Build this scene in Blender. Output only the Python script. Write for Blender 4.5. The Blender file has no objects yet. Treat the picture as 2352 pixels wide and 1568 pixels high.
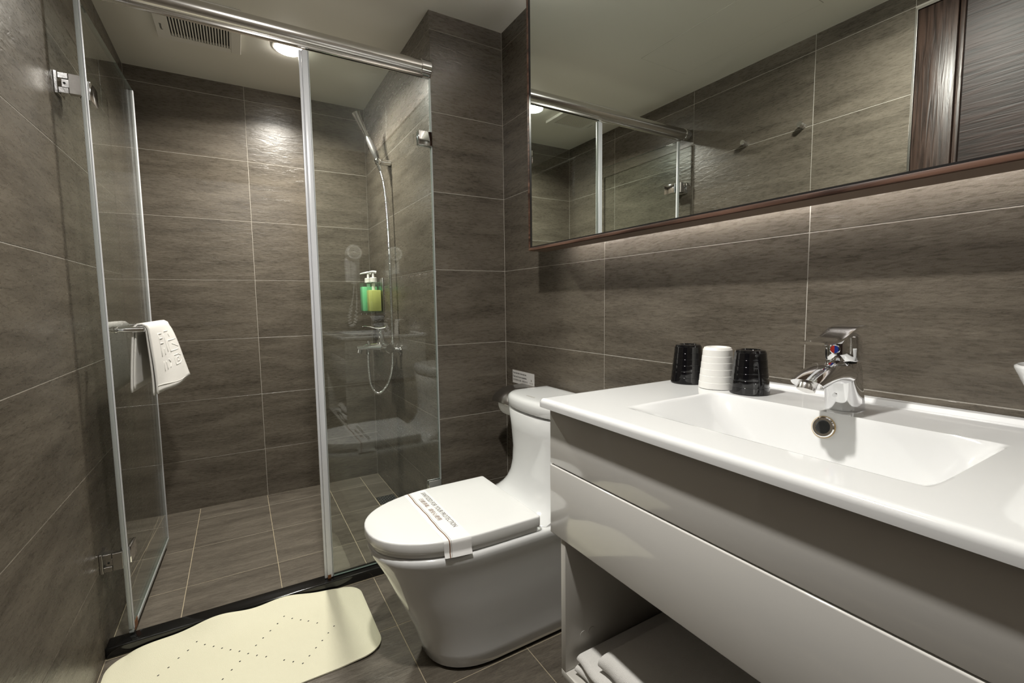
import bpy, bmesh, math, random
from mathutils import Vector, Matrix
random.seed(7)
scene = bpy.context.scene
C = scene.collection

# ------------------------------------------------------------------ camera
CAM = Vector((-0.9923, -1.7323, 1.0286))
RT = Vector((0.8603763, -0.5094812, -0.0134722))
UP = Vector((0.0552745, 0.0670007, 0.9962207))
FW = Vector((0.5066531, 0.8578693, -0.0858071))
cam_d = bpy.data.cameras.new('camera')
cam_d.sensor_width = 36.0
cam_d.lens = 1061.6 / 2352 * 36.0
cam_d.clip_start = 0.01
cam = bpy.data.objects.new('camera', cam_d)
C.objects.link(cam)
m = Matrix.Identity(4)
for i in range(3):
    m[i][0], m[i][1], m[i][2], m[i][3] = RT[i], UP[i], -FW[i], CAM[i]
cam.matrix_world = m
scene.camera = cam

# ------------------------------------------------------------------ world, exposure
world = bpy.data.worlds.new('world')
scene.world = world
world.use_nodes = True
world.node_tree.nodes['Background'].inputs[0].default_value = (0.9, 0.95, 1, 1)
world.node_tree.nodes['Background'].inputs[1].default_value = 0.004
vs = scene.view_settings
vs.view_transform = 'Standard'
vs.look = 'None'
vs.gamma = 1.0
vs.use_curve_mapping = False
vs.exposure = 1.0
SHOWER_W, ROOM_W, DIFF_E, LED_E = 10.6, 11.8, 26.0, 14.5     # lamp powers in watts, glow of the diffusers, LED strips
scene.cycles.max_bounces = 12
scene.cycles.transparent_max_bounces = 16
scene.cycles.glossy_bounces = 8
scene.cycles.diffuse_bounces = 3
scene.cycles.sample_clamp_indirect = 4.0

# ------------------------------------------------------------------ materials
def srgb(r, g, b):
    f = lambda c: c / 12.92 if c <= 0.04045 else ((c + 0.055) / 1.055) ** 2.4
    return (f(r / 255), f(g / 255), f(b / 255), 1)

def new_mat(name):
    mt = bpy.data.materials.new(name)
    mt.use_nodes = True
    nt = mt.node_tree
    return mt, nt, nt.nodes['Principled BSDF']

def plain(name, col, rough=0.5, metal=0.0, coat=0.0, noise=0.0, nscale=20, bump=0.0, bscale=200, trans=0.0, sheen=0.0, spec=0.5):
    mt, nt, b = new_mat(name)
    b.inputs['Base Color'].default_value = col
    b.inputs['Roughness'].default_value = rough
    b.inputs['Metallic'].default_value = metal
    b.inputs['Coat Weight'].default_value = coat
    b.inputs['Coat Roughness'].default_value = 0.03
    b.inputs['Specular IOR Level'].default_value = spec
    b.inputs['Sheen Weight'].default_value = sheen
    if trans: b.inputs['Transmission Weight'].default_value = trans
    tc = nt.nodes.new('ShaderNodeTexCoord')
    n = nt.nodes.new('ShaderNodeTexNoise'); n.inputs['Scale'].default_value = nscale; n.inputs['Detail'].default_value = 4
    nt.links.new(tc.outputs['Object'], n.inputs['Vector'])
    mx = nt.nodes.new('ShaderNodeMix'); mx.data_type = 'RGBA'
    mx.inputs[6].default_value = col
    mx.inputs[7].default_value = (col[0] * (1 - noise), col[1] * (1 - noise), col[2] * (1 - noise), 1)
    nt.links.new(n.outputs['Fac'], mx.inputs[0])
    nt.links.new(mx.outputs[2], b.inputs['Base Color'])
    if bump:
        n2 = nt.nodes.new('ShaderNodeTexNoise'); n2.inputs['Scale'].default_value = bscale; n2.inputs['Detail'].default_value = 3
        nt.links.new(tc.outputs['Object'], n2.inputs['Vector'])
        bp = nt.nodes.new('ShaderNodeBump'); bp.inputs['Strength'].default_value = bump; bp.inputs['Distance'].default_value = 0.002
        nt.links.new(n2.outputs['Fac'], bp.inputs['Height'])
        nt.links.new(bp.outputs['Normal'], b.inputs['Normal'])
    return mt

def tile_mat(name, dark, light, rough, spec, bstr):
    mt, nt, b = new_mat(name)
    L = nt.links.new
    tc = nt.nodes.new('ShaderNodeTexCoord'); oi = nt.nodes.new('ShaderNodeObjectInfo')
    mul = nt.nodes.new('ShaderNodeMath'); mul.operation = 'MULTIPLY'; mul.inputs[1].default_value = 53.0
    L(oi.outputs['Random'], mul.inputs[0])
    cmb = nt.nodes.new('ShaderNodeCombineXYZ')
    for k in range(3): L(mul.outputs[0], cmb.inputs[k])
    add = nt.nodes.new('ShaderNodeVectorMath'); add.operation = 'ADD'
    L(tc.outputs['Object'], add.inputs[0]); L(cmb.outputs[0], add.inputs[1])
    def noise(sx, sy, detail, rgh=0.6, dist=0.0):
        mp = nt.nodes.new('ShaderNodeMapping'); mp.inputs['Scale'].default_value = (sx, sy, 1)
        L(add.outputs[0], mp.inputs['Vector'])
        n = nt.nodes.new('ShaderNodeTexNoise'); n.inputs['Scale'].default_value = 1.0
        n.inputs['Detail'].default_value = detail; n.inputs['Roughness'].default_value = rgh; n.inputs['Distortion'].default_value = dist
        L(mp.outputs[0], n.inputs['Vector'])
        return n.outputs['Fac']
    broad = noise(3.5, 20, 4, 0.6, 0.4)
    fine = noise(40, 230, 4, 0.6, 0.4)
    grain = noise(420, 560, 2, 0.6)
    flecks = noise(130, 560, 2, 0.5, 0.2)
    a = nt.nodes.new('ShaderNodeMath'); a.operation = 'MULTIPLY'; L(fine, a.inputs[0]); a.inputs[1].default_value = 0.55
    c = nt.nodes.new('ShaderNodeMath'); c.operation = 'MULTIPLY_ADD'; L(broad, c.inputs[0]); c.inputs[1].default_value = 0.75; L(a.outputs[0], c.inputs[2])
    g = nt.nodes.new('ShaderNodeMath'); g.operation = 'MULTIPLY_ADD'; L(grain, g.inputs[0]); g.inputs[1].default_value = 0.22; L(c.outputs[0], g.inputs[2])
    rmp = nt.nodes.new('ShaderNodeValToRGB')
    rmp.color_ramp.elements[0].position = 0.52; rmp.color_ramp.elements[0].color = dark
    rmp.color_ramp.elements[1].position = 0.95; rmp.color_ramp.elements[1].color = light
    L(g.outputs[0], rmp.inputs[0])
    fk = nt.nodes.new('ShaderNodeMapRange'); fk.inputs[1].default_value = 0.30; fk.inputs[2].default_value = 0.44; fk.inputs[3].default_value = 0.74; fk.inputs[4].default_value = 1.0
    L(flecks, fk.inputs[0])
    dk = nt.nodes.new('ShaderNodeVectorMath'); dk.operation = 'SCALE'
    L(rmp.outputs[0], dk.inputs[0]); L(fk.outputs[0], dk.inputs['Scale'])
    L(dk.outputs[0], b.inputs['Base Color'])
    b.inputs['Specular IOR Level'].default_value = spec
    rr = nt.nodes.new('ShaderNodeMapRange'); rr.inputs[3].default_value = rough - 0.07; rr.inputs[4].default_value = rough + 0.1
    L(fine, rr.inputs[0]); L(rr.outputs[0], b.inputs['Roughness'])
    # slate relief: soft ripples plus sparse cracks
    rip = noise(16, 52, 3, 0.55, 0.8)
    crack = noise(5, 26, 5, 0.62, 1.6)
    cr = nt.nodes.new('ShaderNodeMapRange'); cr.inputs[1].default_value = 0.63; cr.inputs[2].default_value = 0.66
    L(crack, cr.inputs[0])
    s1 = nt.nodes.new('ShaderNodeMath'); s1.operation = 'MULTIPLY_ADD'; L(cr.outputs[0], s1.inputs[0]); s1.inputs[1].default_value = 0.20; L(rip, s1.inputs[2])
    s2 = nt.nodes.new('ShaderNodeMath'); s2.operation = 'MULTIPLY_ADD'; L(grain, s2.inputs[0]); s2.inputs[1].default_value = 0.16; L(s1.outputs[0], s2.inputs[2])
    bp = nt.nodes.new('ShaderNodeBump'); bp.inputs['Strength'].default_value = bstr; bp.inputs['Distance'].default_value = 0.0035
    L(s2.outputs[0], bp.inputs['Height']); L(bp.outputs['Normal'], b.inputs['Normal'])
    return mt

def glass_mat(name, tint, f0=0.055):
    mt, nt, b = new_mat(name)
    nt.nodes.remove(b)
    L = nt.links.new
    out = nt.nodes['Material Output']
    tr = nt.nodes.new('ShaderNodeBsdfTransparent'); tr.inputs[0].default_value = tint
    gl = nt.nodes.new('ShaderNodeBsdfGlossy'); gl.inputs['Roughness'].default_value = 0.0; gl.inputs['Color'].default_value = (1, 1, 1, 1)
    lw = nt.nodes.new('ShaderNodeLayerWeight'); lw.inputs[0].default_value = 0.5
    p = nt.nodes.new('ShaderNodeMath'); p.operation = 'POWER'; p.inputs[1].default_value = 5.0
    L(lw.outputs['Facing'], p.inputs[0])
    q = nt.nodes.new('ShaderNodeMath'); q.operation = 'MULTIPLY_ADD'; q.inputs[1].default_value = 1 - f0; q.inputs[2].default_value = f0
    L(p.outputs[0], q.inputs[0])
    mx = nt.nodes.new('ShaderNodeMixShader')
    L(q.outputs[0], mx.inputs[0]); L(tr.outputs[0], mx.inputs[1]); L(gl.outputs[0], mx.inputs[2])
    L(mx.outputs[0], out.inputs['Surface'])
    return mt

def emit_mat(name, col, e):
    mt, nt, b = new_mat(name)
    b.inputs['Base Color'].default_value = (0.8, 0.8, 0.8, 1)
    b.inputs['Emission Color'].default_value = col
    b.inputs['Emission Strength'].default_value = e
    return mt

def wood_mat(name, dark, light, axis, rough, bstr, sc=1.0):
    mt, nt, b = new_mat(name)
    L = nt.links.new
    tc = nt.nodes.new('ShaderNodeTexCoord')
    mp = nt.nodes.new('ShaderNodeMapping')
    s = [90 * sc, 90 * sc, 90 * sc]; s[axis] = 5 * sc
    mp.inputs['Scale'].default_value = s
    L(tc.outputs['Object'], mp.inputs['Vector'])
    n = nt.nodes.new('ShaderNodeTexNoise'); n.inputs['Scale'].default_value = 1; n.inputs['Detail'].default_value = 5; n.inputs['Distortion'].default_value = 0.8
    L(mp.outputs[0], n.inputs['Vector'])
    rmp = nt.nodes.new('ShaderNodeValToRGB')
    rmp.color_ramp.elements[0].position = 0.36; rmp.color_ramp.elements[0].color = dark
    rmp.color_ramp.elements[1].position = 0.62; rmp.color_ramp.elements[1].color = light
    L(n.outputs['Fac'], rmp.inputs[0]); L(rmp.outputs[0], b.inputs['Base Color'])
    b.inputs['Roughness'].default_value = rough; b.inputs['Specular IOR Level'].default_value = 0.3
    bp = nt.nodes.new('ShaderNodeBump'); bp.inputs['Strength'].default_value = bstr; bp.inputs['Distance'].default_value = 0.003
    L(n.outputs['Fac'], bp.inputs['Height']); L(bp.outputs['Normal'], b.inputs['Normal'])
    return mt

M = {}
M['tile'] = tile_mat('slate_tile', (0.055, 0.0458, 0.0350, 1), (0.150, 0.129, 0.1015, 1), 0.27, 0.38, 0.32)
M['floor_tile'] = tile_mat('slate_floor_tile', (0.060, 0.050, 0.039, 1), (0.155, 0.135, 0.107, 1), 0.40, 0.45, 0.30)
M['grout'] = plain('pale_grout', (0.50, 0.465, 0.41, 1), 0.9, noise=0.25, nscale=60)
M['grout_floor'] = plain('floor_grout', (0.47, 0.40, 0.28, 1), 0.9, noise=0.3, nscale=40)
M['paint'] = plain('ceiling_paint', (0.78, 0.76, 0.68, 1), 0.6, noise=0.02, nscale=3)
M['granite'] = plain('black_granite', (0.006, 0.006, 0.006, 1), 0.12, noise=0.5, nscale=300, coat=0.3)
M['chrome'] = plain('chrome', (0.80, 0.80, 0.81, 1), 0.06, metal=1.0)
M['satin'] = plain('brushed_steel', (0.52, 0.50, 0.48, 1), 0.30, metal=1.0, noise=0.2, nscale=150)
M['rail'] = plain('anodised_rail', (0.72, 0.70, 0.68, 1), 0.22, metal=1.0)
M['ceramic'] = plain('white_ceramic', (0.76, 0.765, 0.765, 1), 0.10, coat=0.5)
M['seat'] = plain('white_seat_plastic', (0.84, 0.84, 0.83, 1), 0.22)
M['lacquer'] = plain('white_lacquer', (0.70, 0.685, 0.655, 1), 0.09, coat=0.5)
M['melamine'] = plain('white_melamine', (0.56, 0.54, 0.50, 1), 0.35)
M['glass'] = glass_mat('clear_glass', (0.93, 0.955, 0.94, 1))
M['glass_edge'] = plain('glass_edge', (0.12, 0.155, 0.14, 1), 0.15)
M['seal'] = plain('translucent_seal', (0.62, 0.63, 0.66, 1), 0.30, spec=0.6)
M['seal_dark'] = plain('grey_seal', (0.36, 0.38, 0.37, 1), 0.3, spec=0.6)
M['mirror'] = plain('mirror', (0.86, 0.90, 0.86, 1), 0.0, metal=1.0)
M['frame'] = wood_mat('reddish_wood', (0.030, 0.013, 0.008, 1), (0.15, 0.080, 0.055, 1), 1, 0.45, 0.35, 0.7)
M['frame_under'] = plain('brown_board', (0.11, 0.07, 0.045, 1), 0.6)
M['black_lip'] = plain('black_lip', (0.01, 0.009, 0.009, 1), 0.3)
M['door_wood_v'] = wood_mat('dark_wood_vertical', (0.012, 0.007, 0.005, 1), (0.040, 0.024, 0.018, 1), 2, 0.36, 0.5)
M['door_wood_h'] = wood_mat('dark_wood_horizontal', (0.008, 0.0045, 0.0032, 1), (0.024, 0.012, 0.009, 1), 1, 0.5, 0.45)
M['rubber'] = plain('cream_rubber', (0.76, 0.735, 0.555, 1), 0.55, noise=0.04, nscale=8, bump=0.5, bscale=520)
M['dark'] = plain('near_black', (0.008, 0.008, 0.008, 1), 0.6)
M['seal_black'] = plain('black_silicone', (0.006, 0.0055, 0.005, 1), 0.6)
M['terry'] = plain('white_terry', (0.84, 0.82, 0.78, 1), 0.95, noise=0.06, nscale=300, bump=0.9, bscale=900, sheen=0.2)
M['cup_black'] = plain('black_melamine', (0.004, 0.004, 0.005, 1), 0.06, coat=0.5)
M['cup_white'] = plain('white_plastic', (0.84, 0.83, 0.80, 1), 0.35)
M['white_plastic'] = plain('white_fitting_plastic', (0.78, 0.76, 0.70, 1), 0.4)
M['clear'] = glass_mat('clear_plastic', (0.84, 0.91, 0.87, 1), 0.09)
M['green'] = plain('green_soap', (0.30, 0.80, 0.42, 1), 0.25)
M['yellow'] = plain('yellow_soap', (0.80, 0.74, 0.24, 1), 0.25)
M['paper'] = plain('white_paper', (0.86, 0.85, 0.84, 1), 0.6)
M['ink'] = plain('grey_ink', (0.16, 0.145, 0.135, 1), 0.7)
M['ink_black'] = plain('black_ink', (0.01, 0.01, 0.01, 1), 0.7)
M['ink_brown'] = plain('brown_ink', (0.20, 0.10, 0.055, 1), 0.7)
M['ink_grey'] = plain('pale_grey_ink', (0.33, 0.31, 0.27, 1), 0.7)
M['sticker'] = plain('pale_sticker', (0.72, 0.71, 0.69, 1), 0.45)
M['red'] = plain('red_mark', (0.65, 0.04, 0.03, 1), 0.3)
M['blue'] = plain('blue_mark', (0.02, 0.06, 0.45, 1), 0.3)
M['stain'] = plain('limescale_stain', (0.55, 0.40, 0.20, 1), 0.5)
M['rust'] = plain('rust', (0.20, 0.075, 0.02, 1), 0.9, noise=0.5, nscale=200)
M['grip'] = plain('satin_grey_grip', (0.14, 0.135, 0.13, 1), 0.40, metal=0.5)
M['lamp_shower'] = emit_mat('shower_lamp_glow', (1.0, 0.95, 0.86, 1), DIFF_E)
M['lamp_room'] = emit_mat('room_lamp_glow', (1.0, 0.955, 0.88, 1), DIFF_E)
M['led_top'] = emit_mat('upward_led_glow', (1.0, 0.975, 0.95, 1), 6 * LED_E)
M['led'] = emit_mat('cool_led_glow', (1.0, 0.975, 0.95, 1), LED_E)

# ------------------------------------------------------------------ builders
def T3(v): return Vector(v)
LOC = {}
def tag(o, label=None, cat=None, group=None, kind=None):
    if label: o['label'] = label
    if cat: o['category'] = cat
    if group: o['group'] = group
    if kind: o['kind'] = kind
    return o

def thing(name, loc, label, cat, group=None):
    o = bpy.data.objects.new(name, None)
    o.empty_display_size = 0.05
    o.location = loc
    C.objects.link(o)
    LOC[o.name] = Vector(loc)
    return tag(o, label, cat, group)

def put(name, me, mat, parent=None, smooth=False, sharp=None):
    o = bpy.data.objects.new(name, me)
    C.objects.link(o)
    if mat is not None and not me.materials: me.materials.append(mat)
    if smooth:
        for p in me.polygons: p.use_smooth = True
        if sharp is not None:
            try: me.set_sharp_from_angle(angle=math.radians(sharp))
            except Exception: pass
    if parent is not None:
        o.parent = parent
        o.matrix_parent_inverse = Matrix.Translation(LOC.get(parent.name, Vector((0, 0, 0)))).inverted() if parent.name in LOC else Matrix.Identity(4)
        if parent.name not in LOC and parent.parent is not None:
            o.matrix_parent_inverse = Matrix.Identity(4)
    return o

def mesh(name, verts, faces):
    me = bpy.data.meshes.new(name)
    me.from_pydata([tuple(v) for v in verts], [], faces)
    me.update()
    return me

def from_bm(name, bm):
    bmesh.ops.recalc_face_normals(bm, faces=bm.faces[:])
    me = bpy.data.meshes.new(name); bm.to_mesh(me); bm.free()
    return me

def bm_box(bm, lo, hi, mtx=None, bev=0.0, seg=2):
    lo, hi = Vector(lo), Vector(hi)
    r = bmesh.ops.create_cube(bm, size=1.0)
    vs_ = r['verts']
    for v in vs_:
        v.co = Vector(((v.co[k] + 0.5) * (hi[k] - lo[k]) + lo[k]) for k in range(3))
    if bev > 0:
        es = list({e for v in vs_ for e in v.link_edges})
        rb = bmesh.ops.bevel(bm, geom=es, offset=bev, segments=seg, affect='EDGES', profile=0.5)
        vs_ = list({v for f in rb['faces'] for v in f.verts} | {v for v in vs_ if v.is_valid})
    if mtx is not None: bmesh.ops.transform(bm, matrix=mtx, verts=vs_)

def box(name, lo, hi, mat, parent=None, bev=0.0, seg=2, mtx=None):
    bm = bmesh.new(); bm_box(bm, lo, hi, mtx, bev, seg)
    return put(name, from_bm(name, bm), mat, parent, smooth=bev > 0, sharp=35)

def frame_of(d):
    d = d.normalized()
    a = Vector((0, 0, 1)) if abs(d.z) < 0.9 else Vector((1, 0, 0))
    u = d.cross(a).normalized(); v = d.cross(u).normalized()
    return u, v

def loft_me(name, rings, cap=True, closed=True):
    n = len(rings[0]); V = [p for r in rings for p in r]; F = []
    for i in range(len(rings) - 1):
        for j in range(n if closed else n - 1):
            k = (j + 1) % n
            F.append((i * n + j, i * n + k, (i + 1) * n + k, (i + 1) * n + j))
    if cap:
        F.append(tuple(range(n - 1, -1, -1))); F.append(tuple((len(rings) - 1) * n + j for j in range(n)))
    bm = bmesh.new(); me = mesh(name, V, F); bm.from_mesh(me); bpy.data.meshes.remove(me)
    return from_bm(name, bm)

def ring(c, u, v, ru, rv=None, n=20):
    rv = ru if rv is None else rv
    return [c + u * (ru * math.cos(2 * math.pi * i / n)) + v * (rv * math.sin(2 * math.pi * i / n)) for i in range(n)]

def turned(name, p0, axis, prof, mat, parent=None, n=24, cap=True, sharp=35):
    """prof: list of (distance along axis, radius)"""
    p0 = Vector(p0); d = Vector(axis).normalized(); u, v = frame_of(d)
    rings = [ring(p0 + d * t, u, v, max(r, 1e-5), n=n) for t, r in prof]
    return put(name, loft_me(name, rings, cap), mat, parent, True, sharp)

def rod(name, p0, p1, r, mat, parent=None, n=20, bev=0.0):
    p0, p1 = Vector(p0), Vector(p1); L = (p1 - p0).length
    if bev: prof = [(0, r - bev), (bev, r), (L - bev, r), (L, r - bev)]
    else: prof = [(0, r), (L, r)]
    return turned(name, p0, p1 - p0, prof, mat, parent, n)

def tube_me(name, pts, rad, n=12):
    pts = [Vector(p) for p in pts]
    if not hasattr(rad, '__len__'): rad = [rad] * len(pts)
    tg = []
    for i in range(len(pts)):
        a = pts[max(0, i - 1)]; b = pts[min(len(pts) - 1, i + 1)]
        tg.append((b - a).normalized())
    u, v = frame_of(tg[0]); rings = []
    for i, p in enumerate(pts):
        u = (u - tg[i] * u.dot(tg[i])).normalized(); v = tg[i].cross(u)
        rings.append(ring(p, u, v, rad[i], n=n))
    return loft_me(name, rings)

def tube(name, pts, rad, mat, parent=None, n=12):
    return put(name, tube_me(name, pts, rad, n), mat, parent, True, 50)

def bez(P, n):
    """Catmull-Rom through P"""
    P = [Vector(p) for p in P]; Q = [2 * P[0] - P[1]] + P + [2 * P[-1] - P[-2]]; out = []
    for i in range(1, len(Q) - 2):
        for k in range(n):
            t = k / n; a, b, c, d = Q[i - 1], Q[i], Q[i + 1], Q[i + 2]
            out.append(0.5 * ((2 * b) + (c - a) * t + (2 * a - 5 * b + 4 * c - d) * t * t + (3 * b - a - 3 * c + d) * t ** 3))
    out.append(P[-1]); return out

def text(name, s, size, origin, ux, uy, mat, parent=None, sx=1.0, align='LEFT', thick=0.0):
    cu = bpy.data.curves.new(name, 'FONT'); cu.body = s; cu.size = size; cu.align_x = align; cu.resolution_u = 3; cu.offset = thick
    o = bpy.data.objects.new(name, cu); C.objects.link(o)
    dg = bpy.context.evaluated_depsgraph_get()
    me = bpy.data.meshes.new_from_object(o.evaluated_get(dg))
    bpy.data.objects.remove(o); bpy.data.curves.remove(cu)
    ux, uy = Vector(ux), Vector(uy); un = ux.cross(uy); org = Vector(origin)
    for v in me.vertices:
        c = v.co.copy(); v.co = org + ux * (c.x * sx) + uy * c.y + un * c.z
    me.materials.clear()
    me.name = name
    return put(name, me, mat, parent)

# ------------------------------------------------------------------ room dimensions
XL, XP, YB, YF, ZC = -1.3822, -0.3148, 1.0394, -1.80, 2.1258
REC, G = 0.0008, 0.0020
ZS = [0.0, 0.2581, 0.5581, 0.8581, 1.1581, 1.4581, 1.7581, 2.0581, ZC]

def structure(name, lo, hi, mat):
    o = box(name, lo, hi, mat); o['kind'] = 'structure'; return o

_tile_cache = {}
def tile_mesh(du, dv, key):
    k = (round(du, 4), round(dv, 4), key)
    if k in _tile_cache: return _tile_cache[k]
    b, z1 = 0.0005, -0.0004
    a, c = du / 2, dv / 2
    V = []
    for (x, y, z) in ((a, c, -REC), (a, c, z1), (a - b, c - b, 0)):
        V += [(-x, -y, z), (x, -y, z), (x, y, z), (-x, y, z)]
    F = [(8, 9, 10, 11)]
    for l in (0, 4):
        for j in range(4):
            q = (j + 1) % 4
            F.append((l + j, l + q, l + 4 + q, l + 4 + j))
    me = mesh('tile', V, F)
    me.materials.append(M[key])
    _tile_cache[k] = me
    return me

def tile(parent, c, u, v, du, dv, key='tile'):
    u, v = Vector(u), Vector(v); n = u.cross(v)
    o = bpy.data.objects.new('tile', tile_mesh(du, dv, key)); C.objects.link(o)
    mt = Matrix.Identity(4)
    for i in range(3):
        mt[i][0], mt[i][1], mt[i][2], mt[i][3] = u[i], v[i], n[i], c[i]
    o.parent = parent
    o.matrix_basis = mt
    return o

def tile_wall(parent, us, vs_, org, u, v, skip=None):
    org, u, v = Vector(org), Vector(u), Vector(v)
    for i in range(len(us) - 1):
        for j in range(len(vs_) - 1):
            if skip and skip(us[i], us[i + 1], vs_[j], vs_[j + 1]): continue
            a, b = sorted((us[i], us[i + 1])); d = abs(b - a) - G; e = abs(vs_[j + 1] - vs_[j]) - G
            tile(parent, org + u * ((a + b) / 2) + v * ((vs_[j] + vs_[j + 1]) / 2), u, v, d, e)

# walls: slabs of grout with the tiles standing 0.8 mm proud
w = structure('wall_back', (XL - 0.1, YB + REC, -0.1), (XP, YB + 0.1, ZC), M['grout'])
tile_wall(w, [XL, -0.9064, XP], ZS, (0, YB, 0), (1, 0, 0), (0, 0, 1))
w = structure('wall_pier', (XP + REC, REC, -0.1), (0.1, YB + 0.1, ZC), M['grout'])
tile_wall(w, [XP, 0], ZS, (0, 0, 0), (1, 0, 0), (0, 0, 1))
tile_wall(w, [-YB, -0.604, 0], ZS, (XP, 0, 0), (0, -1, 0), (0, 0, 1))
w = structure('wall_right', (REC, YF - 0.1, -0.1), (0.1, REC, ZC), M['grout'])
tile_wall(w, [0, 0.626, 1.2275, -YF], ZS, (0, 0, 0), (0, -1, 0), (0, 0, 1))
# left wall has a doorway from y = -1.80 to -0.97
DY, DZ = -0.972, 2.050
bm = bmesh.new()
bm_box(bm, (XL - 0.1, DY, -0.1), (XL - REC, YB + 0.1, ZC))
bm_box(bm, (XL - 0.1, YF - 0.1, DZ), (XL - REC, DY, ZC))
w = put('wall_left', from_bm('wall_left', bm), M['grout']); w['kind'] = 'structure'
tile_wall(w, [DY, -0.638, -0.037, 0.563, YB], ZS, (XL, 0, 0), (0, 1, 0), (0, 0, 1))
tile_wall(w, [YF, -1.39, DY], ZS[-2:], (XL, 0, 0), (0, 1, 0), (0, 0, 1))
w = structure('wall_front', (XL - 0.1, YF - 0.1, -0.1), (0.1, YF - REC, ZC), M['grout'])
tile_wall(w, [0, 0.18, 0.78, -XL], ZS, (0, YF, 0), (-1, 0, 0), (0, 0, 1))
structure('ceiling', (XL - 0.1, YF - 0.1, ZC), (0.1, YB + 0.1, ZC + 0.08), M['paint'])

fl = structure('floor', (XL - 0.1, YF - 0.1, -0.1), (0.1, YB + 0.1, -REC), M['grout_floor'])
def ftile(x0, x1, y0, y1):
    tile(fl, Vector(((x0 + x1) / 2, (y0 + y1) / 2, 0)), (1, 0, 0), (0, 1, 0), abs(x1 - x0) - 0.0024, abs(y1 - y0) - 0.0024, 'floor_tile')
FX = [XL, -1.2105, -0.909, -0.6075, -0.306, 0.0]
FY = [-0.032, -0.334, -0.6365, -0.938, -1.24, -1.54, YF]
for i in range(len(FX) - 1):
    for j in range(len(FY) - 1): ftile(FX[i], FX[i + 1], FY[j], FY[j + 1])
SX = [XL, -1.2105, -0.909, -0.6075, -0.421]
SY = [0.028, 0.275, 0.589, 0.893, YB]
for i in range(len(SX) - 1):
    for j in range(len(SY) - 1): ftile(SX[i], SX[i + 1], SY[j], SY[j + 1])
for y0, y1 in ((0.893, YB), (0.692, 0.893), (0.275, 0.582), (0.028, 0.275)): ftile(-0.421, XP, y0, y1)

# door in the left wall, seen only in the mirror
d1 = box('door_1', (XL - 0.06, YF + 0.004, 0.002), (XL - 0.018, -1.092, DZ - 0.012), M['door_wood_h']); d1['kind'] = 'structure'
box('door_jamb', (XL - 0.05, -1.09, 0.002), (XL + 0.004, DY - 0.010, DZ - 0.012), M['door_wood_v'], d1, 0.001)
box('door_stop', (XL - 0.03, -1.106, 0.002), (XL - 0.004, -1.0925, DZ - 0.012), M['door_wood_v'], d1, 0.002)
bm = bmesh.new()
bm_box(bm, (XL - 0.03, DY - 0.009, 0.002), (XL + 0.008, DY - 0.001, DZ - 0.001), bev=0.001)
bm_box(bm, (XL - 0.03, YF + 0.004, DZ - 0.010), (XL + 0.008, DY - 0.009, DZ - 0.001), bev=0.001)
put('metal_trim', from_bm('metal_trim', bm), M['rail'], d1)
box('door_handle', (XL - 0.018, -1.24, 1.0), (XL + 0.03, -1.13, 1.02), M['satin'], d1, 0.005)

# ceiling access hatch: a thin board, its joints show as fine lines
hx0, hx1, hy0, hy1 = -1.185, -0.885, -0.76, -0.137
bm = bmesh.new()
bm_box(bm, (hx0 + 0.0015, hy0 + 0.0015, ZC - 0.0012), (hx1 - 0.0015, hy1 - 0.0015, ZC - 0.0001))
hatch = put('ceiling_hatch', from_bm('ceiling_hatch', bm), M['paint'])
tag(hatch, 'flush white access hatch in ceiling, its joints seen in mirror', 'hatch')
bm = bmesh.new()
for lo, hi in (((hx0, hy0), (hx1, hy0 + 0.0014)), ((hx0, hy1 - 0.0014), (hx1, hy1)), ((hx0, hy0), (hx0 + 0.0014, hy1)), ((hx1 - 0.0014, hy0), (hx1, hy1))):
    bm_box(bm, (lo[0], lo[1], ZC - 0.0006), (hi[0], hi[1], ZC - 0.0001))
put('joint', from_bm('joint', bm), M['ink_grey'], hatch)

# ------------------------------------------------------------------ shower enclosure
th = box('shower_threshold', (XL + 0.001, -0.030, 0.0), (XP - 0.002, 0.026, 0.033), M['granite'], None, 0.004, 3)
tag(th, 'polished black granite threshold strip between shower and bathroom floor', 'threshold')

t = thing('shower_rail', ((XL + XP) / 2, 0, 1.882), 'thick round metal rail running across top of shower opening', 'rail')
rod('tube', (XL + 0.034, 0, 1.909), (XP - 0.034, 0, 1.909), 0.0265, M['rail'], t, 32)
box('glass_channel', (XL + 0.05, -0.009, 1.874), (XP - 0.03, 0.009, 1.888), M['rail'], t, 0.002)
rod('end_cap', (XP - 0.040, 0, 1.909), (XP - 0.001, 0, 1.909), 0.0295, M['chrome'], t, 32, 0.002)
rod('end_cap', (XL + 0.001, 0, 1.909), (XL + 0.040, 0, 1.909), 0.0295, M['chrome'], t, 32, 0.002)

def pane(name, lo, hi, parent, mtx=None):
    bm = bmesh.new(); bm_box(bm, lo, hi, mtx)
    me = from_bm(name, bm)
    me.materials.append(M['glass']); me.materials.append(M['glass_edge'])
    big = max(p.area for p in me.polygons)
    for p in me.polygons:
        p.material_index = 0 if p.area > big * 0.5 else 1
    return put(name, me, None, parent)

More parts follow.
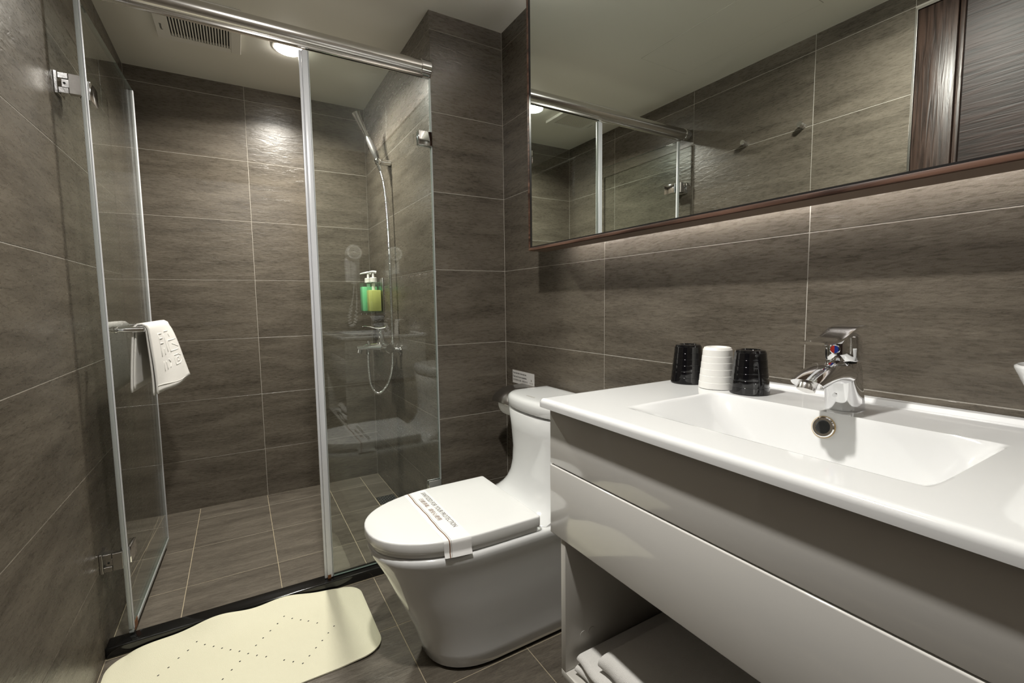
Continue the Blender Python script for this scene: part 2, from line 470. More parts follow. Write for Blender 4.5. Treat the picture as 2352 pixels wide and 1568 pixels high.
t = thing('fixed_glass_screen', (-0.54, 0, 0.034), 'fixed clear glass screen on right half of shower front', 'glass screen')
GX0 = -0.752
pane('glass_pane', (GX0, -0.004, 0.036), (XP - 0.006, 0.004, 1.874), t)
sl = box('seal_strip', (GX0 - 0.013, -0.008, 0.036), (GX0 + 0.006, 0.008, 1.868), M['seal'], t, 0.003)
box('seal_lip', (GX0 - 0.0215, -0.003, 0.036), (GX0 - 0.0132, 0.0035, 1.866), M['seal'], sl, 0.001)
box('seal_groove', (GX0 + 0.0062, -0.0065, 0.036), (GX0 + 0.0095, 0.0065, 1.868), M['seal_dark'], sl, 0.001)
box('wall_seal', (XP - 0.0058, -0.006, 0.036), (XP - 0.0012, 0.006, 1.874), M['seal_dark'], t)
for zc in (1.650, 0.288):
    cl = box('wall_clip', (XP - 0.058, -0.013, zc - 0.027), (XP - 0.002, -0.0045, zc + 0.027), M['chrome'], t, 0.0025, 3)
    box('clip_back', (XP - 0.058, 0.0045, zc - 0.027), (XP - 0.002, 0.013, zc + 0.027), M['chrome'], cl, 0.0025, 3)
box('rust_spot', (GX0 - 0.012, -0.0095, 0.0345), (GX0 - 0.001, -0.0082, 0.048), M['rust'], t)

# swung-open door: hinge line at D0, free edge at D1
D0, D1 = Vector((-1.326, 0.012, 0)), Vector((-1.3035, 0.648, 0))
dd = (D1 - D0); DW = dd.length; du = dd.normalized(); dn = Vector((du.y, -du.x, 0))   # dn points to +x
DM = Matrix.Identity(4)
for i in range(3):
    DM[i][0], DM[i][1], DM[i][2], DM[i][3] = du[i], -dn[i], (0, 0, 1)[i], D0[i]
# local frame: x along door, -y towards the room interior (+X), z up
t = thing('glass_shower_door', tuple(D0 + Vector((0, 0, 0.045))), 'clear glass shower door swung open against left wall', 'shower door')
pane('glass_pane', (0.008, -0.004, 0.05), (DW - 0.008, 0.004, 1.872), t, DM)
s1 = box('hinge_seal', (-0.004, -0.0052, 0.05), (0.011, 0.0052, 1.872), M['seal_dark'], t, 0.002, 2, DM)
box('seal_fin', (-0.001, -0.0085, 0.05), (0.006, -0.0054, 1.872), M['seal'], s1, 0.001, 2, DM)
box('closing_seal', (DW - 0.010, -0.0055, 0.05), (DW + 0.003, 0.0055, 1.872), M['seal'], t, 0.002, 2, DM)
box('bottom_sweep', (0.0, -0.006, 0.036), (DW, 0.006, 0.0498), M['seal_dark'], t, 0.002, 2, DM)
box('rust_spot', (0.012, -0.0078, 0.036), (0.045, -0.0062, 0.062), M['rust'], t, 0, 2, DM)
for zc, mm in ((1.632, 'chrome'), (0.277, 'satin')):
    h = box('hinge', (XL + 0.0008, -0.005, zc - 0.029), (XL + 0.008, 0.052, zc + 0.029), M[mm], t, 0.0008, 1)
    for s in (-1, 1):
        box('knuckle', (XL + 0.0085, -0.003, zc + s * 0.019 - 0.0075), (XL + 0.029, 0.024, zc + s * 0.019 + 0.0075), M[mm], h, 0.0008, 1)
    box('pivot_block', (XL + 0.015, -0.001, zc - 0.0105), (XL + 0.0305, 0.022, zc + 0.0105), M[mm], h, 0.0006, 1)
    rod('set_screw', (XL + 0.021, -0.0022, zc), (XL + 0.021, 0.002, zc), 0.0028, M['dark'], h, 12)
    box('arm_plate', (XL + 0.0307, -0.004, zc - 0.026), (XL + 0.0535, 0.012, zc + 0.026), M['satin'], h, 0.0006, 1)
    bm = bmesh.new(); bm_box(bm, (0.014, -0.013, zc - 0.026), (0.082, -0.0045, zc + 0.026), DM, 0.003)
    put('clamp_plate', from_bm('clamp_plate', bm), M['chrome'], h, True, 35)
    bm = bmesh.new(); bm_box(bm, (0.014, 0.0045, zc - 0.026), (0.082, 0.012, zc + 0.026), DM, 0.003)
    put('clamp_back', from_bm('clamp_back', bm), M[mm], h, True, 35)
# towel bar on the inside face of the door
BO = 0.064
def dl(x, y, z): return D0 + du * x + dn * y + Vector((0, 0, z))
BZ = 0.958
hb = rod('towel_bar', dl(0.083, BO, BZ), dl(0.535, BO, BZ), 0.0095, M['chrome'], t, 20)
for a in (0.088, 0.525):
    rod('bar_post', dl(a, 0.0048, BZ), dl(a, BO + 0.011, BZ), 0.0085, M['chrome'], hb, 20)
    rod('post_ring', dl(a, 0.0046, BZ), dl(a, 0.012, BZ), 0.012, M['chrome'], hb, 20, 0.001)

# ------------------------------------------------------------------ folded towel over the door bar
t = thing('folded_hand_towel', tuple(dl(0.29, BO, 0.75)), 'folded white hand towel hanging over bar of open glass door', 'towel')
def towel_sheet(name, off0, y0, y1, zb_front, zb_back, flare0, flare1, parent, thick=0.004):
    ny, ns = 26, 34
    V, F = [], []
    Rb = 0.0105 + off0
    for j in range(ny + 1):
        f = j / ny; yy = y0 + (y1 - y0) * f
        fl_ = flare0 + (flare1 - flare0) * f
        zf = zb_front - 0.012 + 0.02 * f + 0.010 * math.sin(f * 3.0 + off0 * 300) ; zbk = zb_back
        for i in range(ns + 1):
            s = i / ns
            if s < 0.36:
                k = 1 - s / 0.36
                z = BZ - 0.002 - (BZ - zbk) * k; y = BO - Rb - 0.012 * k - 0.004 * math.sin(3 * f + 2 * k)
            elif s < 0.5:
                a = (s - 0.36) / 0.14 * math.pi
                y = BO - Rb * math.cos(a); z = BZ - 0.002 + Rb * math.sin(a)
            else:
                k = (s - 0.5) / 0.5
                z = BZ - 0.002 - (BZ - zf) * k
                y = BO + Rb + fl_ * (k ** 0.8) + 0.004 * math.sin(9 * f + 3 * k) * k
            V.append(dl(yy, y, z))
    n = ns + 1
    for j in range(ny):
        for i in range(ns): F.append((j * n + i, (j + 1) * n + i, (j + 1) * n + i + 1, j * n + i + 1))
    o = put(name, mesh(name, V, F), M['terry'], parent, True)
    md = o.modifiers.new('thick', 'SOLIDIFY'); md.thickness = thick; md.offset = 0
    return o
towel_sheet('inner_layer', 0.002, 0.104, 0.478, 0.752, 0.772, 0.006, 0.050, t)
outer = towel_sheet('outer_layer', 0.0085, 0.100, 0.480, 0.757, 0.762, 0.010, 0.058, t, 0.005)
# raised letters woven into the front flap (partly legible in the photograph)
def flap(f, k):     # point on the front flap surface: f across (0 near), k down (0..1)
    yy = 0.100 + 0.38 * f; fl_ = 0.010 + 0.048 * f; zf = 0.757 + 0.012 * math.sin(f * 3.0 + 2.55)
    return dl(yy, BO + 0.0215 + fl_ * (k ** 0.8) + 0.004 * math.sin(9 * f + 3 * k) * k, BZ - 0.002 - (BZ - zf) * k)
def ridge(pts, r=0.0022):
    return [flap(a, b) for a, b in pts], r
rid = []
def polyl(pts): rid.append(pts)
polyl([(0.62, 0.50), (0.62, 0.66), (0.80, 0.66), (0.90, 0.62), (0.90, 0.54), (0.80, 0.50), (0.62, 0.50)])
polyl([(0.70, 0.55), (0.70, 0.61), (0.80, 0.61), (0.80, 0.55), (0.70, 0.55)])
polyl([(0.58, 0.22), (0.58, 0.44)]); polyl([(0.58, 0.24), (0.92, 0.24)]); polyl([(0.60, 0.42), (0.88, 0.42)]); polyl([(0.70, 0.30), (0.92, 0.38)])
polyl([(0.30, 0.10), (0.42, 0.10)]); polyl([(0.30, 0.18), (0.42, 0.18)]); polyl([(0.30, 0.26), (0.42, 0.26)]); polyl([(0.28, 0.08), (0.28, 0.48)])
polyl([(0.40, 0.34), (0.40, 0.46)]); polyl([(0.30, 0.56), (0.30, 0.72)]); polyl([(0.38, 0.56), (0.38, 0.70)]); polyl([(0.46, 0.54), (0.50, 0.60), (0.46, 0.68)])
polyl([(0.50, 0.12), (0.50, 0.42)]); polyl([(0.56, 0.08), (0.72, 0.08)]); polyl([(0.68, 0.12), (0.70, 0.18)])
bm = bmesh.new()
for pts in rid:
    P = []
    for a, b in zip(pts[:-1], pts[1:]):
        for k in range(4): P.append(flap(a[0] + (b[0] - a[0]) * k / 4, a[1] + (b[1] - a[1]) * k / 4))
    P.append(flap(*pts[-1]))
    me = tube_me('x', P, 0.0021, 6); bm.from_mesh(me); bpy.data.meshes.remove(me)
put('woven_relief', from_bm('woven_relief', bm), M['terry'], t, True)
tube('hem', [flap(f / 14, 0.93) for f in range(15)], 0.0014, M['terry'], t, 6)

# ------------------------------------------------------------------ ceiling lights and fan
def downlight(loc, r, mat, label, watts, col, beam):
    t = thing('downlight', loc, label, 'downlight', 'recessed ceiling downlights')
    turned('trim_ring', (loc[0], loc[1], ZC - 0.0002), (0, 0, -1), [(0, r + 0.010), (0.003, r + 0.009), (0.005, r + 0.003), (0.005, r)], M['white_plastic'], t, 40)
    turned('diffuser', (loc[0], loc[1], ZC - 0.0054), (0, 0, -1), [(0, r - 0.001), (0.003, r - 0.0015), (0.006, r - 0.007), (0.008, r - 0.02), (0.0088, 0.01)], mat, t, 40)
    ld = bpy.data.lights.new('lamp_beam', 'AREA'); ld.shape = 'DISK'; ld.size = 2 * (r - 0.004); ld.energy = watts; ld.color = col; ld.spread = math.radians(beam)
    lo = bpy.data.objects.new('lamp_beam', ld); C.objects.link(lo); lo.parent = t; lo.location = (0, 0, -0.0152)
downlight((-0.740, 0.540, ZC), 0.058, M['lamp_shower'], 'round glowing downlight in ceiling over the shower', SHOWER_W, (1.0, 0.955, 0.865), 149)
downlight((-0.86, -1.09, ZC), 0.040, M['lamp_room'], 'round ceiling downlight over bathroom floor, out of view above vanity', ROOM_W, (1.0, 0.97, 0.915), 172)

VX0, VX1, VY0, VY1 = -1.208, -0.920, 0.347, 0.673
t = thing('ceiling_fan_grille', ((VX0 + VX1) / 2, (VY0 + VY1) / 2, ZC), 'white slotted exhaust fan grille in ceiling above shower', 'vent')
zt, zb = ZC - 0.0005, ZC - 0.016
fx0, fx1, fy0, fy1 = VX0 + 0.046, VX1 - 0.036, VY0 + 0.03, VY1 - 0.035
bm = bmesh.new()
bm_box(bm, (VX0, VY0, zb), (fx0, VY1, zt), bev=0.002); bm_box(bm, (fx1, VY0, zb), (VX1, VY1, zt), bev=0.002)
bm_box(bm, (fx0, VY0, zb), (fx1, fy0, zt)); bm_box(bm, (fx0, fy1, zb), (fx1, VY1, zt))
put('frame', from_bm('frame', bm), M['white_plastic'], t)
box('backing', (fx0, fy0, ZC - 0.0045), (fx1, fy1, ZC - 0.0012), M['dark'], t)
NS = 21
pitch = (fx1 - fx0) / NS
me = None
for i in range(NS):
    x0 = fx0 + i * pitch
    bm = bmesh.new(); bm_box(bm, (x0 + pitch * 0.50, fy0 + 0.002, zb + 0.0005), (x0 + pitch * 0.98, fy1 - 0.002, ZC - 0.0047))
    put('slat', from_bm('slat', bm), M['white_plastic'], t)
text('maker_lettering', 'Panasonic', 0.012, (VX0 + 0.016, VY0 + 0.255, zb - 0.0004), (0, -1, 0), (1, 0, 0), M['ink_black'], t, thick=0.0002)
for v in bpy.data.objects['maker_lettering'].data.vertices: pass

# ------------------------------------------------------------------ shower fittings on the pier's side wall
t = thing('hand_shower', (XP - 0.06, 0.552, 1.70), 'chrome and white hand shower resting in its wall bracket', 'shower head')
turned('wall_bracket', (XP - 0.0005, 0.552, 1.703), (-1, 0, 0), [(0, 0.016), (0.003, 0.0165), (0.05, 0.0145), (0.053, 0.012)], M['chrome'], t)
bmx = bmesh.new(); bmesh.ops.create_uvsphere(bmx, u_segments=20, v_segments=12, radius=0.0175, matrix=Matrix.Translation((XP - 0.063, 0.548, 1.703)))
put('ball_joint', from_bm('ball_joint', bmx), M['chrome'], t, True)
path = bez([(-0.378, 0.552, 1.716), (-0.386, 0.56, 1.745), (-0.398, 0.575, 1.785), (-0.412, 0.59, 1.825), (-0.428, 0.602, 1.868), (-0.447, 0.612, 1.915), (-0.456, 0.616, 1.938)], 6)
n1 = int(len(path) * 0.48)
def hs_loft(name, pts, wl, mat, parent):
    rings = []
    for i, p in enumerate(pts):
        a = pts[max(i - 1, 0)]; b = pts[min(i + 1, len(pts) - 1)]
        d = (b - a).normalized(); v = Vector((0.88, -0.45, 0)); v = (v - d * v.dot(d)).normalized(); u = d.cross(v)
        rings.append(ring(p, u, v, wl[i][0], wl[i][1], 18))
    return put(name, loft_me(name, rings), mat, parent, True, 40)
N = len(path)
wid = []
for i in range(N):
    f = i / (N - 1)
    if f < 0.5: a = 0.0105 + 0.0055 * math.sin(f / 0.5 * math.pi)
    else: a = 0.0095 + 0.006 * ((f - 0.5) / 0.5) ** 1.6
    b = a if f < 0.5 else a + 0.004 * ((f - 0.5) / 0.5) ** 1.3
    wid.append((a, b))
hs_loft('grip', path[:n1 + 1], wid[:n1 + 1], M['grip'], t)
hs_loft('spray_arm', path[n1:], wid[n1:], M['chrome'], t)

t = thing('shower_mixer', (XP - 0.05, 0.55, 0.81), 'chrome lever shower mixer with spout on shower side wall', 'faucet')
for yy in (0.492, 0.632):
    e = turned('wall_flange', (XP - 0.0005, yy, 0.802), (-1, 0, 0), [(0, 0.028), (0.004, 0.029), (0.012, 0.020), (0.016, 0.0125), (0.040, 0.0125)], M['chrome'], t)
    turned('union_nut', (XP - 0.030, yy, 0.806), (-1, 0, 0), [(0, 0.015), (0.002, 0.0175), (0.022, 0.0175), (0.024, 0.015)], M['chrome'], e, 6, sharp=20)
turned('body', (XP - 0.058, 0.468, 0.812), (0, 1, 0), [(0, 0.020), (0.003, 0.0235), (0.06, 0.0235), (0.08, 0.028), (0.12, 0.028), (0.14, 0.0235), (0.185, 0.0235), (0.188, 0.020)], M['chrome'], t, 28)
turned('cartridge', (XP - 0.070, 0.565, 0.826), (-0.1, 0, 1), [(0, 0.023), (0.018, 0.023), (0.03, 0.016), (0.06, 0.0155), (0.066, 0.019), (0.078, 0.018)], M['chrome'], t, 28)
lv = [ring(Vector((XP - 0.078 - a, 0.565, 0.905 + b)), Vector((0, 1, 0)), Vector((0.1, 0, 1)), c, d_, 14) for a, b, c, d_ in
      ((-0.028, 0.010, 0.010, 0.003), (-0.02, 0.003, 0.017, 0.005), (0.005, 0.0, 0.019, 0.006), (0.025, 0.003, 0.015, 0.004), (0.05, 0.011, 0.013, 0.003), (0.078, 0.014, 0.012, 0.0025), (0.086, 0.013, 0.009, 0.002))]
put('lever', loft_me('lever', lv), M['chrome'], t, True, 40)
sp = [ring(Vector((x, 0.565, z)), Vector((0, 1, 0)), Vector((0, 0, 1)), a, b, 20) for x, z, a, b in
      ((XP - 0.07, 0.815, 0.028, 0.022), (XP - 0.10, 0.817, 0.025, 0.0175), (XP - 0.14, 0.817, 0.021, 0.0145), (XP - 0.178, 0.816, 0.019, 0.012), (XP - 0.194, 0.818, 0.016, 0.007))]
spo = put('spout', loft_me('spout', sp), M['chrome'], t, True, 45)
turned('aerator', (XP - 0.176, 0.565, 0.812), (-0.25, 0, -1), [(0, 0.013), (0.022, 0.0125), (0.024, 0.010)], M['chrome'], spo, 18)
turned('diverter_knob', (XP - 0.135, 0.565, 0.826), (0, 0, 1), [(0, 0.004), (0.012, 0.004), (0.013, 0.0075), (0.020, 0.0075), (0.022, 0.005)], M['chrome'], spo, 16)
turned('hose_outlet', (XP - 0.140, 0.565, 0.804), (0, 0, -1), [(0, 0.0095), (0.012, 0.0095), (0.013, 0.0115), (0.022, 0.0105)], M['chrome'], spo, 16)

t = thing('shower_hose', (XP - 0.08, 0.55, 0.58), 'ribbed chrome shower hose looping from mixer up to hand shower', 'hose')
hp = bez([(-0.378, 0.546, 1.688), (-0.366, 0.542, 1.655), (-0.352, 0.538, 1.58), (-0.346, 0.530, 1.45), (-0.344, 0.522, 1.25), (-0.346, 0.515, 1.05), (-0.348, 0.508, 0.90), (-0.350, 0.505, 0.80), (-0.357, 0.508, 0.70),
          (-0.380, 0.518, 0.625), (-0.418, 0.535, 0.588), (-0.447, 0.552, 0.625), (-0.455, 0.562, 0.70), (-0.4555, 0.565, 0.782)], 26)
# even out spacing, then ribs
dist = [0]
for a, b in zip(hp[:-1], hp[1:]): dist.append(dist[-1] + (b - a).length)
def at(s):
    import bisect
    i = min(max(bisect.bisect_right(dist, s) - 1, 0), len(hp) - 2)
    k = (s - dist[i]) / max(dist[i + 1] - dist[i], 1e-9)
    return hp[i].lerp(hp[i + 1], k)
NR = 230
pts, rad = [], []
for i in range(NR * 3 + 1):
    pts.append(at(dist[-1] * i / (NR * 3))); rad.append(0.0074 if i % 3 != 2 else 0.0056)
tube('ribbed_tube', pts, rad, M['chrome'], t, 10)
rod('hose_nut', at(0.0), at(0.026), 0.0085, M['chrome'], t, 16, 0.001)

# soap dispensers in a wall holder
def bottle(yc, liquid, level, label, out, hz=0.985):
    t = thing('soap_dispenser', (XP - 0.05, yc, hz), label, 'soap dispenser', 'pump bottles in the shower holder')
    x0, x1, y0, y1, z0, z1 = XP - out, XP - 0.010, yc - 0.033, yc + 0.033, hz, hz + 0.158
    box('bottle', (x0, y0, z0), (x1, y1, z1), M['clear'], t, 0.006, 3)
    box('liquid_soap', (x0 + 0.0025, y0 + 0.0025, z0 + 0.003), (x1 - 0.0025, y1 - 0.0025, z0 + level), liquid, t, 0.004, 2)
    xm = (x0 + x1) / 2
    c = turned('collar', (xm, yc, z1 + 0.0005), (0, 0, 1), [(0, 0.019), (0.022, 0.0185), (0.024, 0.016)], M['white_plastic'], t, 24)
    rod('pump_stem', (xm, yc, z1 + 0.0246), (xm, yc, z1 + 0.046), 0.0065, M['cup_white'], c, 14)
    p = bez([(xm + 0.016, yc, z1 + 0.052), (xm, yc, z1 + 0.055), (xm - 0.02, yc - 0.004, z1 + 0.052), (xm - 0.045, yc - 0.01, z1 + 0.046)], 5)
    tube('pump_spout', p, [0.008 - 0.005 * i / (len(p) - 1) for i in range(len(p))], M['cup_white'], c, 12)
    rod('dip_tube', (xm, yc, z0 + level + 0.001), (xm, yc, z1 - 0.0065), 0.009, M['cup_white'], t, 12)
bottle(0.795, M['yellow'], 0.115, 'pump bottle of yellow liquid soap, nearer of the two', 0.078)
bottle(0.872, M['green'], 0.135, 'pump bottle of green liquid soap, behind the yellow one', 0.094)
t = thing('dispenser_holder', (XP - 0.03, 0.832, 0.975), 'clear wall holder carrying the green and yellow soap bottles', 'holder')
box('back_plate', (XP - 0.006, 0.755, 0.965), (XP - 0.0008, 0.910, 1.165), M['satin'], t, 0.002)
box('tray', (XP - 0.096, 0.758, 0.9765), (XP - 0.0065, 0.907, 0.983), M['clear'], t, 0.001)
for yy in (0.775, 0.890): rod('lock_pin', (XP - 0.09, yy, 0.970), (XP - 0.09, yy, 0.9762), 0.004, M['chrome'], t, 12)

# floor drain
t = thing('floor_drain', (-0.368, 0.637, 0), 'dark perforated floor drain with steel rim in shower corner', 'drain')
bm = bmesh.new()
for lo, hi in (((-0.419, 0.584), (-0.317, 0.589)), ((-0.419, 0.685), (-0.317, 0.690)), ((-0.419, 0.589), (-0.414, 0.685)), ((-0.322, 0.589), (-0.317, 0.685))):
    bm_box(bm, (lo[0], lo[1], -0.0015), (hi[0], hi[1], 0.001))
put('rim', from_bm('rim', bm), M['rail'], t)
box('grate', (-0.4135, 0.5895, -0.0015), (-0.3225, 0.6845, -0.0004), M['dark'], t)
bm = bmesh.new()
for i in range(8):
    for j in range(8):
        x, y = -0.4135 + 0.091 * (i + 0.5) / 8, 0.5895 + 0.095 * (j + 0.5) / 8
        if (i + j) % 2 == 0: bm_box(bm, (x - 0.0016, y - 0.0016, -0.0004), (x + 0.0016, y + 0.0016, 0.0002))
gr = put('grate_studs', from_bm('grate_studs', bm), M['seal_dark'], t); gr['kind'] = 'stuff'

# ------------------------------------------------------------------ bath mat
t = thing('bath_mat', (-1.02, -0.23, 0), 'cream rubber bath mat lying against black shower threshold', 'bath mat')
mx0, mx1, my0, my1, cr = -1.372, -0.667, -0.424, -0.037, 0.070
def lift(x, y):
    k = max(0.0, 1 - (my1 - y) / 0.10)
    f = (x - mx0) / (mx1 - mx0)
    e = 0.030 * math.sin(min(max((f - 0.06) / 0.84, 0), 1) * math.pi) ** 0.8
    e *= 1 + 0.22 * math.sin(f * 21)
    b = 0.006 * max(0, math.sin(f * 9 - 1)) * max(0.0, 1 - (y - my0) / 0.05)
    return e * k ** 1.7 + b
def mat_z(x, y): return 0.0008 + lift(x, y)
def in_rr(u, v):    # map unit square grid to rounded rectangle, edges kept
    x, y = mx0 + (mx1 - mx0) * u, my0 + (my1 - my0) * v
    cx, cy = min(max(x, mx0 + cr), mx1 - cr), min(max(y, my0 + cr), my1 - cr)
    dx, dy = x - cx, y - cy
    if dx and dy:
        q = max(abs(dx), abs(dy)); r = math.hypot(dx, dy)
        x, y = cx + dx * q / r, cy + dy * q / r
    return x, y
nu, nv = 110, 60
V, F = [], []
for lay in (0.0055, 0.0):
    for j in range(nv + 1):
        for i in range(nu + 1):
            x, y = in_rr(i / nu, j / nv)
            e = 0.0
            if lay and (i in (0, nu) or j in (0, nv)): e = -0.0022
            V.append((x, y, mat_z(x, y) + lay + e))
n = nu + 1; tot = n * (nv + 1)
for j in range(nv):
    for i in range(nu):
        a = j * n + i
        F.append((a, a + 1, a + n + 1, a + n)); F.append((tot + a, tot + a + n, tot + a + n + 1, tot + a + 1))
bd = [i for i in range(n)] + [j * n + nu for j in range(1, nv + 1)] + [nv * n + i for i in range(nu - 1, -1, -1)] + [j * n for j in range(nv - 1, 0, -1)]
for a, b in zip(bd, bd[1:] + bd[:1]): F.append((a, tot + a, tot + b, b))
bm = bmesh.new(); me = mesh('pad', V, F); bm.from_mesh(me); bpy.data.meshes.remove(me)
put('pad', from_bm('pad', bm), M['rubber'], t, True, 50)
# oval drain holes laid out in diamonds
hs = [(-0.917, -0.109), (-0.895, -0.13), (-0.872, -0.152), (-0.851, -0.171), (-0.828, -0.196), (-0.784, -0.24), (-0.938, -0.132), (-0.96, -0.156), (-0.981, -0.18), (-1.001, -0.204), (-0.805, -0.263), (-0.826, -0.288), (-0.847, -0.31), (-0.868, -0.334), (-0.888, -0.355), (-0.911, -0.334), (-0.933, -0.313), (-0.977, -0.271), (-1.0, -0.251), (-1.022, -0.229), (-1.044, -0.205), (-1.067, -0.184), (-1.089, -0.163), (-1.111, -0.141), (-1.134, -0.12), (-1.155, -0.098), (-1.176, -0.121), (-1.197, -0.142), (-1.218, -0.17), (-1.239, -0.19), (-1.043, -0.251), (-1.063, -0.275), (-1.084, -0.3)]
hs += [(-0.985, -0.395), (-1.03, -0.41), (-1.29, -0.30), (-1.32, -0.34), (-1.27, -0.37)]
bm = bmesh.new()
for x, y in hs:
    rr = ring(Vector((x, y, mat_z(x, y) + 0.0058)), Vector((0.8, 0.6, 0)), Vector((-0.6, 0.8, 0)), 0.0030, 0.0020, 8)
    bm.faces.new([bm.verts.new(p) for p in rr])
ho = put('drain_holes', from_bm('drain_holes', bm), M['dark'], t); ho['kind'] = 'stuff'
# ------------------------------------------------------------------ toilet
TY = -0.497
t = thing('toilet', (-0.33, TY, 0), 'white one-piece ceramic toilet with closed lid beside vanity', 'toilet')
def dshape(xb, xf, w, lf, z, n=28, nb=10, p=2.25, rb=0.0):
    P = []
    xs = xf + lf
    for i in range(n + 1):
        a = -math.pi / 2 + math.pi * i / n
        c, s = math.cos(a), math.sin(a)
        P.append(Vector((xs - lf * (abs(c) ** (2 / p)), TY + w * math.copysign(abs(s) ** (2 / p), s), z)))
    for i in range(1, nb): P.append(Vector((xs + (xb - rb - xs) * i / nb, TY + w, z)))
    for i in range(5):
        a = math.pi / 2 * i / 4
        P.append(Vector((xb - rb + rb * math.sin(a), TY + w - rb + rb * math.cos(a), z)))
    for i in range(4, -1, -1):
        a = math.pi / 2 * i / 4
        P.append(Vector((xb - rb + rb * math.sin(a), TY - w + rb - rb * math.cos(a), z)))
    for i in range(nb - 1, 0, -1): P.append(Vector((xs + (xb - rb - xs) * i / nb, TY - w, z)))
    return P
def sm(rs): return rs
S = [(0.009, -0.570, 0.134, 0.17), (0.013, -0.577, 0.139, 0.17), (0.05, -0.587, 0.140, 0.18), (0.11, -0.607, 0.147, 0.20), (0.17, -0.634, 0.156, 0.22), (0.23, -0.661, 0.164, 0.24),
     (0.29, -0.686, 0.171, 0.26), (0.330, -0.707, 0.179, 0.275), (0.350, -0.718, 0.184, 0.285), (0.360, -0.721, 0.1852, 0.285), (0.3675, -0.720, 0.1845, 0.285), (0.372, -0.716, 0.181, 0.28), (0.374, -0.702, 0.172, 0.27)]
put('bowl', loft_me('bowl', [dshape(-0.012, xf, w_, lf, z, rb=0.03) for z, xf, w_, lf in S]), M['ceramic'], t, True, 60)
put('base_seal', loft_me('base_seal', [dshape(-0.02, -0.566, 0.131, 0.17, z, rb=0.03) for z in (0.0005, 0.0088)]), M['seal_black'], t)
# deck and tank: front face sweeps up from the deck in a concave curve
def tank_sec(xf, w, z, bulge, xb=-0.012, n=20, r=0.035):
    P = []
    for i in range(n + 1):      # front, from -w to +w, bulging towards -x
        f = -1 + 2 * i / n
        y = f * (w)
        edge = 1 - abs(f) ** 6
        P.append(Vector((xf + r * (1 - edge) - bulge * (1 - f * f) + 0.0, TY + y, z)))
    for i in range(1, 8): P.append(Vector((xf + r + (xb - xf - r) * i / 7, TY + w, z)))
    for i in range(1, 10): P.append(Vector((xb, TY + w - 2 * w * i / 10, z)))
    for i in range(7, 0, -1): P.append(Vector((xf + r + (xb - xf - r) * i / 7, TY - w, z)))
    return P
TS = [(0.340, -0.300, 0.170, 0.0), (0.372, -0.298, 0.170, 0.0), (0.379, -0.284, 0.1695, 0.0), (0.387, -0.262, 0.168, 0.002), (0.400, -0.238, 0.166, 0.005), (0.418, -0.219, 0.1645, 0.009),
      (0.445, -0.203, 0.163, 0.013), (0.48, -0.194, 0.1625, 0.016), (0.53, -0.190, 0.163, 0.018), (0.60, -0.192, 0.1685, 0.022), (0.663, -0.196, 0.1745, 0.0255), (0.668, -0.192, 0.171, 0.025)]
put('tank', loft_me('tank', [tank_sec(xf, w_, z, b) for z, xf, w_, b in TS]), M['ceramic'], t, True, 60)
TL = [(0.6685, -0.182, 0.163, 0.024), (0.6735, -0.186, 0.167, 0.024), (0.6745, -0.196, 0.175, 0.025), (0.678, -0.198, 0.177, 0.026), (0.700, -0.1985, 0.1775, 0.027), (0.709, -0.196, 0.175, 0.027), (0.7145, -0.190, 0.169, 0.027), (0.717, -0.178, 0.157, 0.027), (0.7182, -0.165, 0.143, 0.026), (0.7190, -0.145, 0.118, 0.022)]
lid_t = put('tank_lid', loft_me('tank_lid', [tank_sec(xf, w_, z, b, xb=-0.012 - max(0, 0.177 - w_) * 0.55) for z, xf, w_, b in TL]), M['ceramic'], t, True, 60)
bm = bmesh.new()
for i, (a, b) in enumerate(((0, .006), (.010, .008), (.021, .005), (.028, .007), (.040, .006))):
    bm_box(bm, (-0.186, -0.455 - a - b, 0.7168), (-0.180, -0.455 - a, 0.7187))
put('maker_mark', from_bm('maker_mark', bm), M['ink_grey'], lid_t)
SE = [(0.3760, -0.700, 0.172), (0.3770, -0.717, 0.1765), (0.3872, -0.717, 0.1765), (0.3880, -0.70, 0.172)]
put('seat_ring', loft_me('seat_ring', [dshape(-0.288, xf, w_, 0.285, z, rb=0.008) for z, xf, w_ in SE]), M['seat'], t, True, 60)
LI = [(0.3885, -0.712, 0.174), (0.3895, -0.724, 0.1805), (0.396, -0.728, 0.182), (0.4160, -0.728, 0.182), (0.4188, -0.7274, 0.1814), (0.4202, -0.7255, 0.1795), (0.4208, -0.722, 0.176), (0.4212, -0.66, 0.12)]
lidp = put('lid', loft_me('lid', [dshape(-0.283 - max(0, 0.182 - w_) * 0.5, xf, w_, 0.285, z, rb=0.006) for z, xf, w_ in LI]), M['seat'], t, True, 60)
for s in (-1, 1): rod('hinge_pin', (-0.276, TY + s * 0.10, 0.379), (-0.276, TY + s * 0.10, 0.398), 0.012, M['seat'], t, 16, 0.002)

